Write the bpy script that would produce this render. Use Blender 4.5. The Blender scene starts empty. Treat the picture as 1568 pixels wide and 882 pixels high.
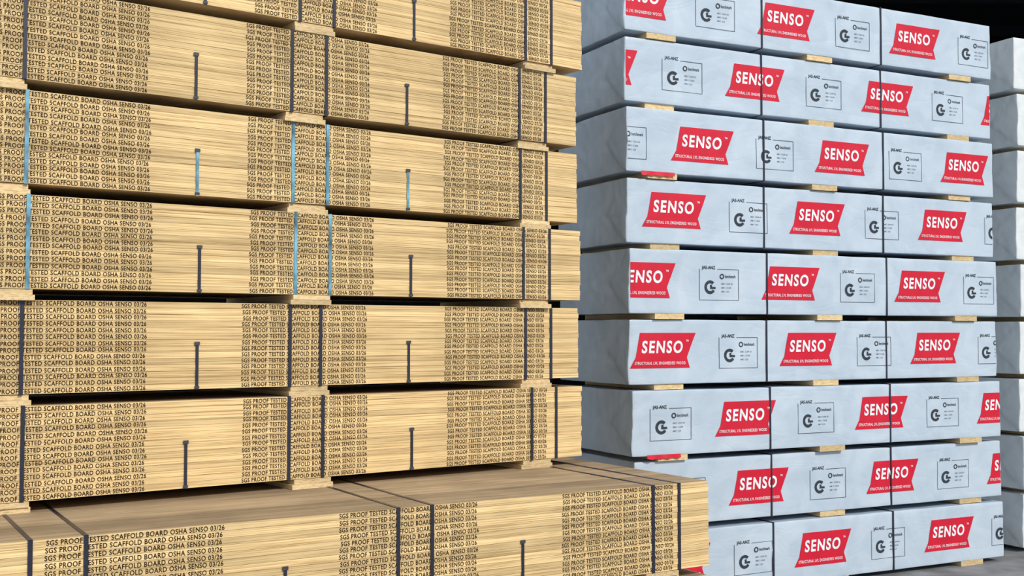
import bpy, bmesh, math, random
from mathutils import Vector, noise, Matrix

scene = bpy.context.scene
col = scene.collection
scene.view_settings.view_transform = 'Standard'
scene.view_settings.look = 'None'

EYE = 2.30

# ------------------------------------------------------------------ materials
def new_mat(name):
    m = bpy.data.materials.new(name); m.use_nodes = True
    nt = m.node_tree
    b = nt.nodes['Principled BSDF']
    return m, nt, b

def N(nt, t, **kw):
    n = nt.nodes.new(t)
    for k, v in kw.items():
        setattr(n, k, v)
    return n

def flat_mat(name, colr, rough=0.6, spec=0.3, nscale=30, amt=0.15):
    m, nt, b = new_mat(name)
    tc = N(nt, 'ShaderNodeTexCoord'); no = N(nt, 'ShaderNodeTexNoise')
    no.inputs['Scale'].default_value = nscale
    cr = N(nt, 'ShaderNodeValToRGB')
    cr.color_ramp.elements[0].color = (*[c*(1-amt) for c in colr], 1)
    cr.color_ramp.elements[1].color = (*[min(1, c*(1+amt)) for c in colr], 1)
    cr.color_ramp.elements[0].position = .3; cr.color_ramp.elements[1].position = .7
    nt.links.new(tc.outputs['Object'], no.inputs['Vector'])
    nt.links.new(no.outputs['Fac'], cr.inputs['Fac'])
    nt.links.new(cr.outputs['Color'], b.inputs['Base Color'])
    b.inputs['Roughness'].default_value = rough
    b.inputs['Specular IOR Level'].default_value = spec
    return m

def wood_mat(name, c0, c1, stretch, rough=0.75, dirt=0.0, tone=(.80, 1.12)):
    m, nt, b = new_mat(name)
    L = nt.links.new
    tc = N(nt, 'ShaderNodeTexCoord'); mp = N(nt, 'ShaderNodeMapping')
    mp.inputs['Scale'].default_value = stretch
    at = N(nt, 'ShaderNodeAttribute', attribute_name='rnd')
    L(tc.outputs['Object'], mp.inputs['Vector'])
    vm = N(nt, 'ShaderNodeVectorMath', operation='ADD')
    L(mp.outputs['Vector'], vm.inputs[0])
    ms = N(nt, 'ShaderNodeVectorMath', operation='SCALE'); ms.inputs['Scale'].default_value = 40
    L(at.outputs['Color'], ms.inputs[0]); L(ms.outputs['Vector'], vm.inputs[1])
    no = N(nt, 'ShaderNodeTexNoise'); no.inputs['Scale'].default_value = 1.0
    no.inputs['Detail'].default_value = 5; no.inputs['Roughness'].default_value = .68
    L(vm.outputs['Vector'], no.inputs['Vector'])
    cr = N(nt, 'ShaderNodeValToRGB')
    e = cr.color_ramp.elements
    e[0].position = .30; e[0].color = (*c0, 1)
    e[1].position = .56; e[1].color = (*c1, 1)
    L(no.outputs['Fac'], cr.inputs['Fac'])
    mr = N(nt, 'ShaderNodeMapRange'); mr.inputs['To Min'].default_value = tone[0]; mr.inputs['To Max'].default_value = tone[1]
    L(at.outputs['Fac'], mr.inputs['Value'])
    mul = N(nt, 'ShaderNodeVectorMath', operation='SCALE')
    L(cr.outputs['Color'], mul.inputs[0]); L(mr.outputs['Result'], mul.inputs['Scale'])
    last = mul.outputs['Vector']
    n2 = N(nt, 'ShaderNodeTexNoise'); n2.inputs['Scale'].default_value = 2.2; n2.inputs['Detail'].default_value = 3
    L(tc.outputs['Object'], n2.inputs['Vector'])
    m2 = N(nt, 'ShaderNodeMapRange'); m2.inputs['From Min'].default_value = .35; m2.inputs['From Max'].default_value = .7
    m2.inputs['To Min'].default_value = 1.06; m2.inputs['To Max'].default_value = .90 - dirt
    L(n2.outputs['Fac'], m2.inputs['Value'])
    mu2 = N(nt, 'ShaderNodeVectorMath', operation='SCALE')
    L(last, mu2.inputs[0]); L(m2.outputs['Result'], mu2.inputs['Scale'])
    L(mu2.outputs['Vector'], b.inputs['Base Color'])
    b.inputs['Roughness'].default_value = rough
    b.inputs['Specular IOR Level'].default_value = .2
    bp = N(nt, 'ShaderNodeBump'); bp.inputs['Strength'].default_value = .25; bp.inputs['Distance'].default_value = .004
    L(no.outputs['Fac'], bp.inputs['Height']); L(bp.outputs['Normal'], b.inputs['Normal'])
    return m

M_EDGE = wood_mat('lvl_board_edge', (.35, .195, .068), (.84, .62, .32), (1.6, 1.6, 170))
M_TOP = wood_mat('lvl_board_face_weathered', (.24, .165, .095), (.44, .33, .21), (1.2, 30, 1), dirt=.15)
M_BEAR = wood_mat('bearer_timber', (.46, .31, .14), (.76, .58, .33), (25, 1.5, 120))
M_INK = flat_mat('printed_ink_brown_black', (.026, .015, .006), .8, .1)
M_STRAP = flat_mat('strap_dark_navy', (.018, .020, .040), .35, .5)
M_STRAPB = flat_mat('strap_blue', (.13, .31, .42), .3, .6, 9, .7)
M_CLIP = flat_mat('strap_clip', (.05, .05, .07), .35, .5)
M_RED = flat_mat('wrap_print_red', (.60, .010, .035), .5, .3, 8, .06)
M_WHITEINK = flat_mat('wrap_print_white', (.80, .83, .88), .5, .3)
M_BLACKINK = flat_mat('wrap_print_black', (.035, .045, .06), .6, .2)

def wrap_material(name, c0, c1):
    m, nt, b = new_mat(name)
    L = nt.links.new
    tc = N(nt, 'ShaderNodeTexCoord')
    oi = N(nt, 'ShaderNodeObjectInfo')
    n1 = N(nt, 'ShaderNodeTexNoise'); n1.inputs['Scale'].default_value = 3.0; n1.inputs['Detail'].default_value = 4
    n1.inputs['Distortion'].default_value = 1.2
    L(tc.outputs['Object'], n1.inputs['Vector'])
    cr = N(nt, 'ShaderNodeValToRGB'); e = cr.color_ramp.elements
    e[0].position = .3; e[0].color = (*c0, 1)
    e[1].position = .7; e[1].color = (*c1, 1)
    L(n1.outputs['Fac'], cr.inputs['Fac']); L(cr.outputs['Color'], b.inputs['Base Color'])
    va = N(nt, 'ShaderNodeVectorMath', operation='SCALE'); va.inputs['Scale'].default_value = 30
    L(oi.outputs['Random'], va.inputs[0])
    vb = N(nt, 'ShaderNodeVectorMath', operation='ADD')
    L(tc.outputs['Object'], vb.inputs[0]); L(va.outputs['Vector'], vb.inputs[1])
    def crease(scale, rot, nscale):
        mp = N(nt, 'ShaderNodeMapping'); mp.inputs['Scale'].default_value = scale; mp.inputs['Rotation'].default_value = rot
        L(vb.outputs['Vector'], mp.inputs['Vector'])
        v = N(nt, 'ShaderNodeTexNoise'); v.inputs['Scale'].default_value = nscale; v.inputs['Detail'].default_value = 2
        v.inputs['Distortion'].default_value = .8
        L(mp.outputs['Vector'], v.inputs['Vector'])
        s1 = N(nt, 'ShaderNodeMath', operation='SUBTRACT'); s1.inputs[1].default_value = .5
        s2 = N(nt, 'ShaderNodeMath', operation='ABSOLUTE')
        s3 = N(nt, 'ShaderNodeMath', operation='POWER'); s3.inputs[1].default_value = .5
        L(v.outputs['Fac'], s1.inputs[0]); L(s1.outputs[0], s2.inputs[0]); L(s2.outputs[0], s3.inputs[0])
        return s3.outputs[0]
    a = crease((1.6, 2.5, 3.5), (.3, .5, 0), 1.2)
    c = crease((5.0, 5.0, 1.6), (0, .25, 0), 2.0)
    ad = N(nt, 'ShaderNodeMath', operation='MULTIPLY_ADD'); ad.inputs[1].default_value = .35
    L(c, ad.inputs[0]); L(a, ad.inputs[2])
    bp = N(nt, 'ShaderNodeBump'); bp.inputs['Strength'].default_value = .24; bp.inputs['Distance'].default_value = .016
    L(ad.outputs[0], bp.inputs['Height']); L(bp.outputs['Normal'], b.inputs['Normal'])
    b.inputs['Roughness'].default_value = .32
    b.inputs['Specular IOR Level'].default_value = .5
    return m
M_WRAP = wrap_material('white_plastic_wrap', (.44, .53, .635), (.535, .62, .72))
M_WRAP_LIT = wrap_material('white_plastic_wrap_lit', (.66, .70, .72), (.80, .83, .84))  # far stack's wrap: light on its end faces painted in as lighter colour

# ------------------------------------------------------------------ helpers
def mesh_obj(name, verts, faces, mats, parent=None, fmat=None, rnd=None, smooth=False):
    me = bpy.data.meshes.new(name)
    me.from_pydata(verts, [], faces)
    for m in mats: me.materials.append(m)
    if fmat: me.polygons.foreach_set('material_index', fmat)
    if rnd is not None:
        a = me.attributes.new('rnd', 'FLOAT', 'FACE'); a.data.foreach_set('value', rnd)
    if smooth: me.polygons.foreach_set('use_smooth', [True]*len(faces))
    me.update()
    o = bpy.data.objects.new(name, me); col.objects.link(o)
    if parent: o.parent = parent
    return o

def add_box(V, F, x0, x1, y0, y1, z0, z1):
    i = len(V)
    V += [(x0,y0,z0),(x1,y0,z0),(x1,y1,z0),(x0,y1,z0),(x0,y0,z1),(x1,y0,z1),(x1,y1,z1),(x0,y1,z1)]
    F += [(i,i+3,i+2,i+1),(i+4,i+5,i+6,i+7),(i,i+1,i+5,i+4),(i+1,i+2,i+6,i+5),(i+2,i+3,i+7,i+6),(i+3,i,i+4,i+7)]

_tc = {}
def text_geo(body, offset=0.0, res=1, space=1.0):
    key = (body, offset, res, space)
    if key in _tc: return _tc[key]
    cu = bpy.data.curves.new('t', 'FONT'); cu.body = body; cu.resolution_u = res
    cu.offset = offset; cu.space_character = space
    cu.fill_mode = 'FRONT'
    o = bpy.data.objects.new('t', cu); col.objects.link(o)
    dg = bpy.context.evaluated_depsgraph_get()
    me = bpy.data.meshes.new_from_object(o.evaluated_get(dg))
    vs = [(v.co.x, v.co.y) for v in me.vertices]; fs = [tuple(p.vertices) for p in me.polygons]
    xs = [v[0] for v in vs]; ys = [v[1] for v in vs]
    x0, x1, y0, y1 = min(xs), max(xs), min(ys), max(ys)
    vs = [((x-x0)/(x1-x0), (y-y0)/(y1-y0)) for x, y in vs]
    bpy.data.objects.remove(o); bpy.data.meshes.remove(me); bpy.data.curves.remove(cu)
    _tc[key] = (vs, fs)
    return _tc[key]

def empty(name, loc, rotz):
    e = bpy.data.objects.new(name, None); col.objects.link(e)
    e.location = loc; e.rotation_euler = (0, 0, rotz); e.empty_display_size = .2
    return e

# ------------------------------------------------------------------ scaffold board pack
def board_pack(loc, rotz, n=14, bh=.0382, bear_h=.065, length=6.1, cols=5, straps=None, halves=None, texts=None,
               blue=(), seed=0, bearers=(.42, 2.28, 4.15, 5.85)):
    """local x: 0 = right-hand end, negative to the left; y: depth; z up. origin at underside of bearers"""
    R = random.Random(seed)
    root = empty('scaffold_board_pack', loc, rotz)
    H = n*bh; bw = .225; D = cols*bw
    V, F, FM, RN = [], [], [], []
    joff = []
    for i in range(n):
        z0 = bear_h + i*bh
        for c in range(cols):
            j = R.uniform(-.0025, .0025); e = R.uniform(-.008, .008)
            if c == 0: joff.append(j)
            add_box(V, F, -length+e, e*.5, c*bw + (j if c == 0 else 0) + .0006, (c+1)*bw-.0006, z0+.0006, z0+bh-.0008)
            r = R.random()
            FM += [0, 1, 0, 0, 0, 0]; RN += [r]*6
    boards = mesh_obj('boards', V, F, [M_EDGE, M_TOP], root, FM, RN)
    # ink
    V, F = [], []
    tv, tf = text_geo('SGS PROOF TESTED SCAFFOLD BOARD OSHA SENSO 03/26', .019, 3, 1.10)
    for i in range(n):
        for t in texts:
            dx = R.uniform(-.006, .006)
            w = .885 + R.uniform(-.004, .004); h = .0275
            zb = bear_h + i*bh + .0055 + R.uniform(-.0015, .0015)
            b = len(V)
            V += [(-t + dx + x*w, joff[i]-.0006, zb + y*h) for x, y in tv]
            F += [tuple(b+k for k in f) for f in tf]
    mesh_obj('edge_printing', V, F, [M_INK], root)
    # straps
    V, F, FM = [], [], []
    def strap(x, m):
        w = .011; t = .003; k = len(F)
        z0, z1 = bear_h-.001, bear_h+H
        add_box(V, F, x-w, x+w, -.007, -.004+.0005, z0-.002, z1+t)
        add_box(V, F, x-w, x+w, D+.003, D+.006, z0-.002, z1+t)
        add_box(V, F, x-w, x+w, -.007, D+.006, z1, z1+t)
        add_box(V, F, x-w, x+w, -.007, D+.006, z0-.003, z0)
        FM.extend([m]*(len(F)-k))
    for q, s in enumerate(straps): strap(-s, 1 if q in blue else 0)
    for q, s in enumerate(halves):
        k = len(F)
        zt = bear_h + H*.53
        add_box(V, F, -s-.009, -s+.009, -.007, -.0036, bear_h-.002, zt)
        m = 1 if (10+q) in blue else 0
        FM.extend([m]*(len(F)-k)); k = len(F)
        add_box(V, F, -s-.017, -s+.015, -.011, -.0036, zt-.012, zt+.008)   # crimp seal
        add_box(V, F, -s-.014, -s+.014, -.010, -.0036, bear_h+.004, bear_h+.020)
        FM.extend([2]*(len(F)-k))
    mesh_obj('straps', V, F, [M_STRAP, M_STRAPB, M_CLIP], root, FM)
    # bearers
    V, F, RN = [], [], []
    for s in bearers:
        s += R.uniform(-.02, .02)
        add_box(V, F, -s-.145, -s+.145, R.uniform(-.02,.01), D-.01, 0, bear_h*.5-.001); RN += [R.random()]*6
        add_box(V, F, -s-.135+R.uniform(-.01,.01), -s+.135, R.uniform(-.01,.02), D-.01, bear_h*.5, bear_h-.003); RN += [R.random()]*6
    mesh_obj('bearers', V, F, [M_BEAR], root, None, RN)
    return root

rotL = math.atan2(.588, .81)
dL = Vector((math.cos(rotL), math.sin(rotL), 0))
nL = Vector((-dL.y, dL.x, 0))
endL = Vector((.519, 8.82, 0))
ABCD = dict(straps=(.30, .545, 2.139, 2.387, 4.03, 4.28, 5.9), texts=(1.218, 2.70, 4.21, 5.72), halves=(1.518, 3.03, 4.54))
rowE = dict(straps=(.268, .508, 2.192, 2.41, 4.05, 4.32, 5.9), texts=(1.218, 2.736, 4.23, 5.75), halves=(1.518, 3.03, 4.56))
rowF = dict(straps=(.25, .48, 2.20, 2.44, 4.06, 4.33, 5.95), texts=(1.225, 2.755, 4.25, 5.77), halves=(1.52, 3.12, 4.60))
rows = [  # bottom height of boards relative to eye, shift along, shift in depth, cfg, blue
    (2.036, .02, -.01, ABCD, ()),
    (1.436, -.03, .0, ABCD, ()),
    (.842, -.01, .015, ABCD, (2, 3, 4, 5, 10, 11)),
    (.242, 0, -.01, ABCD, (2, 3, 4, 5)),
    (-.353, 0, .015, rowE, ()),
    (-.953, .02, 0, rowF, ()),
]
for i, (zb, sh, sd, cfg, blue) in enumerate(rows):
    p = endL + dL*sh + nL*sd
    board_pack((p.x, p.y, EYE+zb-.065), rotL, seed=i+1, blue=blue, **cfg)

# lower, wider packs in front
rotG = math.atan2(.519, .855)
rowG = dict(straps=(.26, .48, 2.12, 2.34, 4.06, 4.32, 5.95), texts=(1.20, 2.70, 4.25, 5.75), halves=(1.495, 3.02, 4.56))
Gtop = -.953-.065
board_pack((1.343, 7.86, EYE+Gtop-.573-.065), rotG, n=15, cols=9, seed=20, length=6.2, **rowG)
zG = EYE+Gtop-.573-.065
board_pack((1.33, 7.87, 0), rotG, n=14, bh=(zG-.065)/14, cols=9, seed=21, length=6.2, **rowG)

# ------------------------------------------------------------------ wrapped packs
def disp_front(x, z, seed, straps):
    d = .006*noise.noise(Vector((x*1.3, z*2.5, seed*7.3)))
    d += .0035*noise.noise(Vector((x*4+z*3, z*6, seed*3.1)))
    for s in straps:
        d -= .003*math.exp(-((x-s)/.04)**2)
    return d

def cut_clip(bm, lo, hi, step):
    if step:
        xs = [v.co.x for v in bm.verts]; ys = [v.co.z for v in bm.verts]
        x = min(xs)+step
        while x < max(xs):
            bmesh.ops.bisect_plane(bm, geom=bm.verts[:]+bm.edges[:]+bm.faces[:], plane_co=(x,0,0), plane_no=(1,0,0)); x += step
        z = min(ys)+step
        while z < max(ys):
            bmesh.ops.bisect_plane(bm, geom=bm.verts[:]+bm.edges[:]+bm.faces[:], plane_co=(0,0,z), plane_no=(0,0,1)); z += step
    bmesh.ops.bisect_plane(bm, geom=bm.verts[:]+bm.edges[:]+bm.faces[:], plane_co=(lo,0,0), plane_no=(1,0,0), clear_inner=True)
    bmesh.ops.bisect_plane(bm, geom=bm.verts[:]+bm.edges[:]+bm.faces[:], plane_co=(hi,0,0), plane_no=(1,0,0), clear_outer=True)

class Decal:
    def __init__(s): s.V = []; s.F = []
    def poly(s, pts):
        i = len(s.V); s.V += [(x, 0, z) for x, z in pts]; s.F.append(tuple(range(i, i+len(pts))))
    def text(s, body, x, z, w, h, off=0., res=2, shear=0., space=1.):
        tv, tf = text_geo(body, off, res, space); i = len(s.V)
        s.V += [(x+a*w+b*h*shear, 0, z+b*h) for a, b in tv]; s.F += [tuple(i+k for k in f) for f in tf]
    def ring(s, cx, cz, r0, r1, a0, a1, n=20, sx=1.):
        for k in range(n):
            A = a0+(a1-a0)*k/n; B = a0+(a1-a0)*(k+1)/n
            s.poly([(cx+sx*r0*math.cos(A), cz+r0*math.sin(A)), (cx+sx*r1*math.cos(A), cz+r1*math.sin(A)),
                    (cx+sx*r1*math.cos(B), cz+r1*math.sin(B)), (cx+sx*r0*math.cos(B), cz+r0*math.sin(B))])
    def line(s, x0, z0, x1, z1, t=.0022):
        d = Vector((x1-x0, z1-z0)).normalized(); nx, nz = -d.y*t, d.x*t
        s.poly([(x0-nx, z0-nz), (x1-nx, z1-nz), (x1+nx, z1+nz), (x0+nx, z0+nz)])
    def build(s, name, mat, parent, lo, hi, step, off, seed, straps):
        me = bpy.data.meshes.new(name); me.from_pydata(s.V, [], s.F)
        bm = bmesh.new(); bm.from_mesh(me)
        cut_clip(bm, lo, hi, step)
        for v in bm.verts:
            v.co.y = -(disp_front(v.co.x, v.co.z, seed, straps)) - off
        bm.to_mesh(me); bm.free()
        me.materials.append(mat)
        o = bpy.data.objects.new(name, me); col.objects.link(o); o.parent = parent
        return o

def wrapped_pack(loc, rotz, L=4.36, D=1.2, H=.555, bear_h=.045, logo0=None, seed=0, straps=(1.449, 2.87), pitch=1.59,
                 bearers=(.38, 2.15, 3.93), flap=False, mat=None):
    R = random.Random(seed+100)
    root = empty('wrapped_timber_pack', loc, rotz)
    r = .010
    def lat(Lx, st):
        e = [0, .003, .006, r]
        n = max(1, round((Lx-2*r)/st))
        return e + [r+(Lx-2*r)*i/n for i in range(1, n)] + [Lx-q for q in reversed(e)]
    X, Y, Z = lat(L, .035), lat(D, .03), lat(H, .03)
    bm = bmesh.new()
    def grid(A, B, f):
        g = [[bm.verts.new(f(a, b)) for b in B] for a in A]
        for i in range(len(A)-1):
            for j in range(len(B)-1):
                bm.faces.new((g[i][j], g[i+1][j], g[i+1][j+1], g[i][j+1]))
    grid(X, Z, lambda a, b: (a, 0, b)); grid(X, Z, lambda a, b: (a, D, b))
    grid(Y, Z, lambda a, b: (0, a, b)); grid(Y, Z, lambda a, b: (L, a, b))
    grid(X, Y, lambda a, b: (a, b, 0)); grid(X, Y, lambda a, b: (a, b, H))
    bmesh.ops.remove_doubles(bm, verts=bm.verts, dist=.0005)
    bmesh.ops.recalc_face_normals(bm, faces=bm.faces)
    for v in bm.verts:
        p = v.co.copy()
        q = Vector((min(max(p.x, r), L-r), min(max(p.y, r), D-r), min(max(p.z, r), H-r)))
        d = p-q; n = d.normalized()
        c = q + n*r
        fr = max(0, -n.y); c.y -= fr*disp_front(p.x, p.z, seed, straps)
        # end faces: envelope-folded film (triangular tucks)
        ex = abs(n.x)
        if ex > 0:
            sgn = 1 if n.x > 0 else -1
            a = min(p.y, D-p.y); bz = min(p.z, H-p.z)
            tuck = .010 if bz > a*.8 + .03*noise.noise(Vector((p.y*4, p.z*4, seed))) else 0
            tuck2 = .007 if (p.z < H*.42+.10*noise.noise(Vector((p.y*2, 0, seed*3.)))) else 0
            w = tuck + tuck2 + .010*noise.noise(Vector((p.y*3.5+p.z*2, p.z*3, seed*5.)))
            w += .011*abs(noise.noise(Vector((p.y*8+p.z*4, p.z*6-p.y*5, seed*2.))))
            c.x += sgn*ex*(w-.012)
        up = max(0, n.z)
        if up > 0:
            c.z -= up*(.003+.004*noise.noise(Vector((p.x*2.2, p.y*3, seed*9.))))
            for s in straps: c.z -= up*.003*math.exp(-((p.x-s)/.03)**2)
        dn = max(0, -n.z)
        c.z += dn*max(0, .002+.003*noise.noise(Vector((p.x*2.6, p.y*3, seed*4.))))
        v.co = c + Vector((0, 0, bear_h))
    me = bpy.data.meshes.new('film_wrap'); bm.to_mesh(me); bm.free()
    me.polygons.foreach_set('use_smooth', [True]*len(me.polygons))
    me.materials.append(mat or M_WRAP)
    o = bpy.data.objects.new('film_wrap', me); col.objects.link(o); o.parent = root
    # straps
    V, F = [], []
    for s in straps:
        w = .0075
        add_box(V, F, s-w, s+w, -.006, 0.004, bear_h, bear_h+H+.001)
        add_box(V, F, s-w, s+w, D-.004, D+.002, bear_h, bear_h+H+.001)
        add_box(V, F, s-w, s+w, -.005, D+.002, bear_h+H-.006, bear_h+H+.001)
        add_box(V, F, s-w, s+w, -.005, D+.002, bear_h-.001, bear_h+.003)
    mesh_obj('straps', V, F, [M_STRAP], root)
    # bearers
    V, F, RN = [], [], []
    for s in bearers:
        s += R.uniform(-.03, .03)
        add_box(V, F, s-.15, s+.15, R.uniform(-.01, .02), D-.02, 0, bear_h+.003); RN += [R.random()]*6
    mesh_obj('bearers', V, F, [M_BEAR], root, None, RN)
    # printing
    if logo0 is not None:
        red, wht, blk = Decal(), Decal(), Decal()
        x = logo0
        while x > -.4: x -= pitch
        zc = bear_h + H*.50
        off_z = R.uniform(-.015, .015)
        while x < L+.5:
            if x > -.35 and x < L+.35:
                w, h = .67, .30
                x0 = x-w/2; z0 = zc-h/2+off_z
                red.poly([(x0+.085*w, z0+.30*h), (x0, z0), (x0+.91*w, z0), (x0+.865*w, z0+.30*h)])
                red.poly([(x0+.085*w, z0+.30*h), (x0+.865*w, z0+.30*h), (x0+w, z0+h), (x0+.15*w, z0+h)])
                wht.text('SENSO', x0+.17*w, z0+.42*h, .62*w, .36*h, .030, 4, .10, 1.22)
                wht.text('STRUCTURAL LVL ENGINEERED WOOD', x0+.07*w, z0+.10*h, .77*w, .085*h, .012, 2, 0, 1.15)
                wht.text('TM', x0+.85*w, z0+.75*h, .04*w, .055*h, .01, 1)
            xs = x + pitch/2
            if xs > -.3 and xs < L+.3:
                w, h = .42, .31
                x0 = xs-w/2; z0 = zc-h/2+off_z-.005
                pts = [(x0, z0), (x0+w, z0), (x0+w, z0+.87*h), (x0+.45*w, z0+.87*h)]
                for k in range(3):
                    a, b2 = pts[k], pts[k+1]
                    blk.line(a[0], a[1], b2[0], b2[1], .0020)
                blk.line(x0, z0, x0, z0+.87*h, .0020)
                blk.text('JAS-ANZ', x0+.06*w, z0+.84*h, .34*w, .12*h, .02, 2)
                blk.ring(x0+.27*w, z0+.36*h, .034, .060, math.radians(45), math.radians(325), 22)
                blk.poly([(x0+.27*w, z0+.31*h), (x0+.27*w+.058, z0+.31*h), (x0+.27*w+.058, z0+.37*h), (x0+.27*w+.02, z0+.37*h), (x0+.27*w+.02, z0+.43*h), (x0+.27*w, z0+.43*h)])
                blk.ring(x0+.57*w, z0+.67*h, .014, .024, 0, 2*math.pi, 16)
                blk.text('benchmark', x0+.65*w, z0+.63*h, .28*w, .09*h, .01, 2)
                for q in range(3):
                    blk.text('ABC 1234 56'[:11-q*2], x0+.55*w, z0+(.44-q*.11)*h, (.3-.05*q)*w, .045*h, 0., 1)
            x += pitch
        st = tuple(straps)
        red.build('printed_flag_logos', M_RED, root, .008, L-.008, .07, .0030, seed, st)
        wht.build('printed_lettering', M_WHITEINK, root, .008, L-.008, 0, .0045, seed, st)
        blk.build('printed_certification_marks', M_BLACKINK, root, .008, L-.008, 0, .0030, seed, st)
    if flap:
        V = []; n = 14
        for k in range(n+1):
            xx = .14 + .34*k/n
            V += [(xx, -.006, bear_h+.012), (xx, -.011-.003*math.sin(k), bear_h-.018-.010*math.sin(k*.9+seed)**2)]
        F = [(2*k, 2*k+2, 2*k+3, 2*k+1) for k in range(n)]
        mesh_obj('loose_film_edge', V, F, [M_RED], root)
    return root

rotR = math.atan2(.4454, .8954)
dR = Vector((math.cos(rotR), math.sin(rotR), 0))
nR = Vector((-dR.y, dR.x, 0))
cR = Vector((.98, 9.60, 0))
logo = [2.08, 1.37, 1.20, .35, 1.72, .48, .76, 1.36, 1.70]   # bottom to top
shift = [.06, .06, .02, .01, 0, 0, -.02, -.02, -.03]
deep = [0, .02, -.02, .01, -.015, .02, -.01, .015, -.01]
for i in range(9):
    p = cR + dR*shift[i] + nR*deep[i]
    wrapped_pack((p.x, p.y, i*.601+.003*(i>0)), rotR, logo0=logo[i]-shift[i], seed=i+1, straps=(1.449, 2.88), flap=(i in (2, 6)))
# stack beyond, to the right
for i in range(9):
    wrapped_pack((5.33+.02*math.sin(i*2.1), 12.0, i*.603), rotR, L=4.36, seed=i+20, mat=M_WRAP_LIT)

# ------------------------------------------------------------------ building
def slab(name, x0, x1, y0, y1, z0, z1, mat):
    V, F = [], []; add_box(V, F, x0, x1, y0, y1, z0, z1)
    return mesh_obj(name, V, F, [mat])
M_FLOOR = flat_mat('concrete_floor', (.21, .215, .225), .8, .2, 3, .3)
M_DARK = flat_mat('dark_cladding', (.012, .013, .016), .9, .1, 2, .3)
slab('floor', -12, 18, -8, 24, -.2, 0, M_FLOOR)
def corrugated(name, a, b, z0, z1, mat):
    a = Vector(a); b = Vector(b); n = int((b-a).length/.1)
    d = (b-a).normalized(); nn = Vector((-d.y, d.x))
    V = []; F = []
    for i in range(n+1):
        o = .02 if (i//2) % 2 else -.02
        q = a + d*(i*.1) + nn*o
        V += [(q.x, q.y, z0), (q.x, q.y, z1)]
    F = [(2*i, 2*i+2, 2*i+3, 2*i+1) for i in range(n)]
    return mesh_obj(name, V, F, [mat])
corrugated('wall_back', (-12, 24), (18, 24), 0, 8.2, M_DARK)
corrugated('wall_left', (-12, 12), (-12, 24), 0, 8.2, M_DARK)
corrugated('wall_right', (18, 12), (18, 24), 0, 8.2, M_DARK)
V, F = [], []
add_box(V, F, -12, 18, 12, 24, 8.2, 8.35)
for k in range(5): add_box(V, F, -12, 18, 13+k*2.2, 13.1+k*2.2, 8.0, 8.2)
for k in range(5): add_box(V, F, -11+k*7, -10.8+k*7, 12, 24, 7.75, 8.0)
mesh_obj('ceiling', V, F, [M_DARK])

# ------------------------------------------------------------------ light
w = bpy.data.worlds.new('World'); scene.world = w; w.use_nodes = True
nt = w.node_tree
bg = nt.nodes['Background']
bg.inputs['Color'].default_value = (.84, .92, 1.0, 1)
bg.inputs['Strength'].default_value = .84
sun = bpy.data.lights.new('sun', 'SUN'); sun.energy = 2.7; sun.angle = math.radians(8); sun.color = (1, .95, .86)
so = bpy.data.objects.new('sun', sun); col.objects.link(so)
dirv = Vector((.60, -.62, .62)).normalized()
so.rotation_euler = dirv.to_track_quat('Z', 'Y').to_euler(); so.location = (8, -6, 10)

# ------------------------------------------------------------------ camera
cam = bpy.data.cameras.new('camera'); cam.sensor_width = 36; cam.lens = 1750/1568*36
co = bpy.data.objects.new('camera', cam); col.objects.link(co)
co.location = (0, 0, EYE)
co.rotation_euler = (math.radians(90)+math.atan(67/1750), 0, 0)
cam.clip_end = 200
scene.camera = co
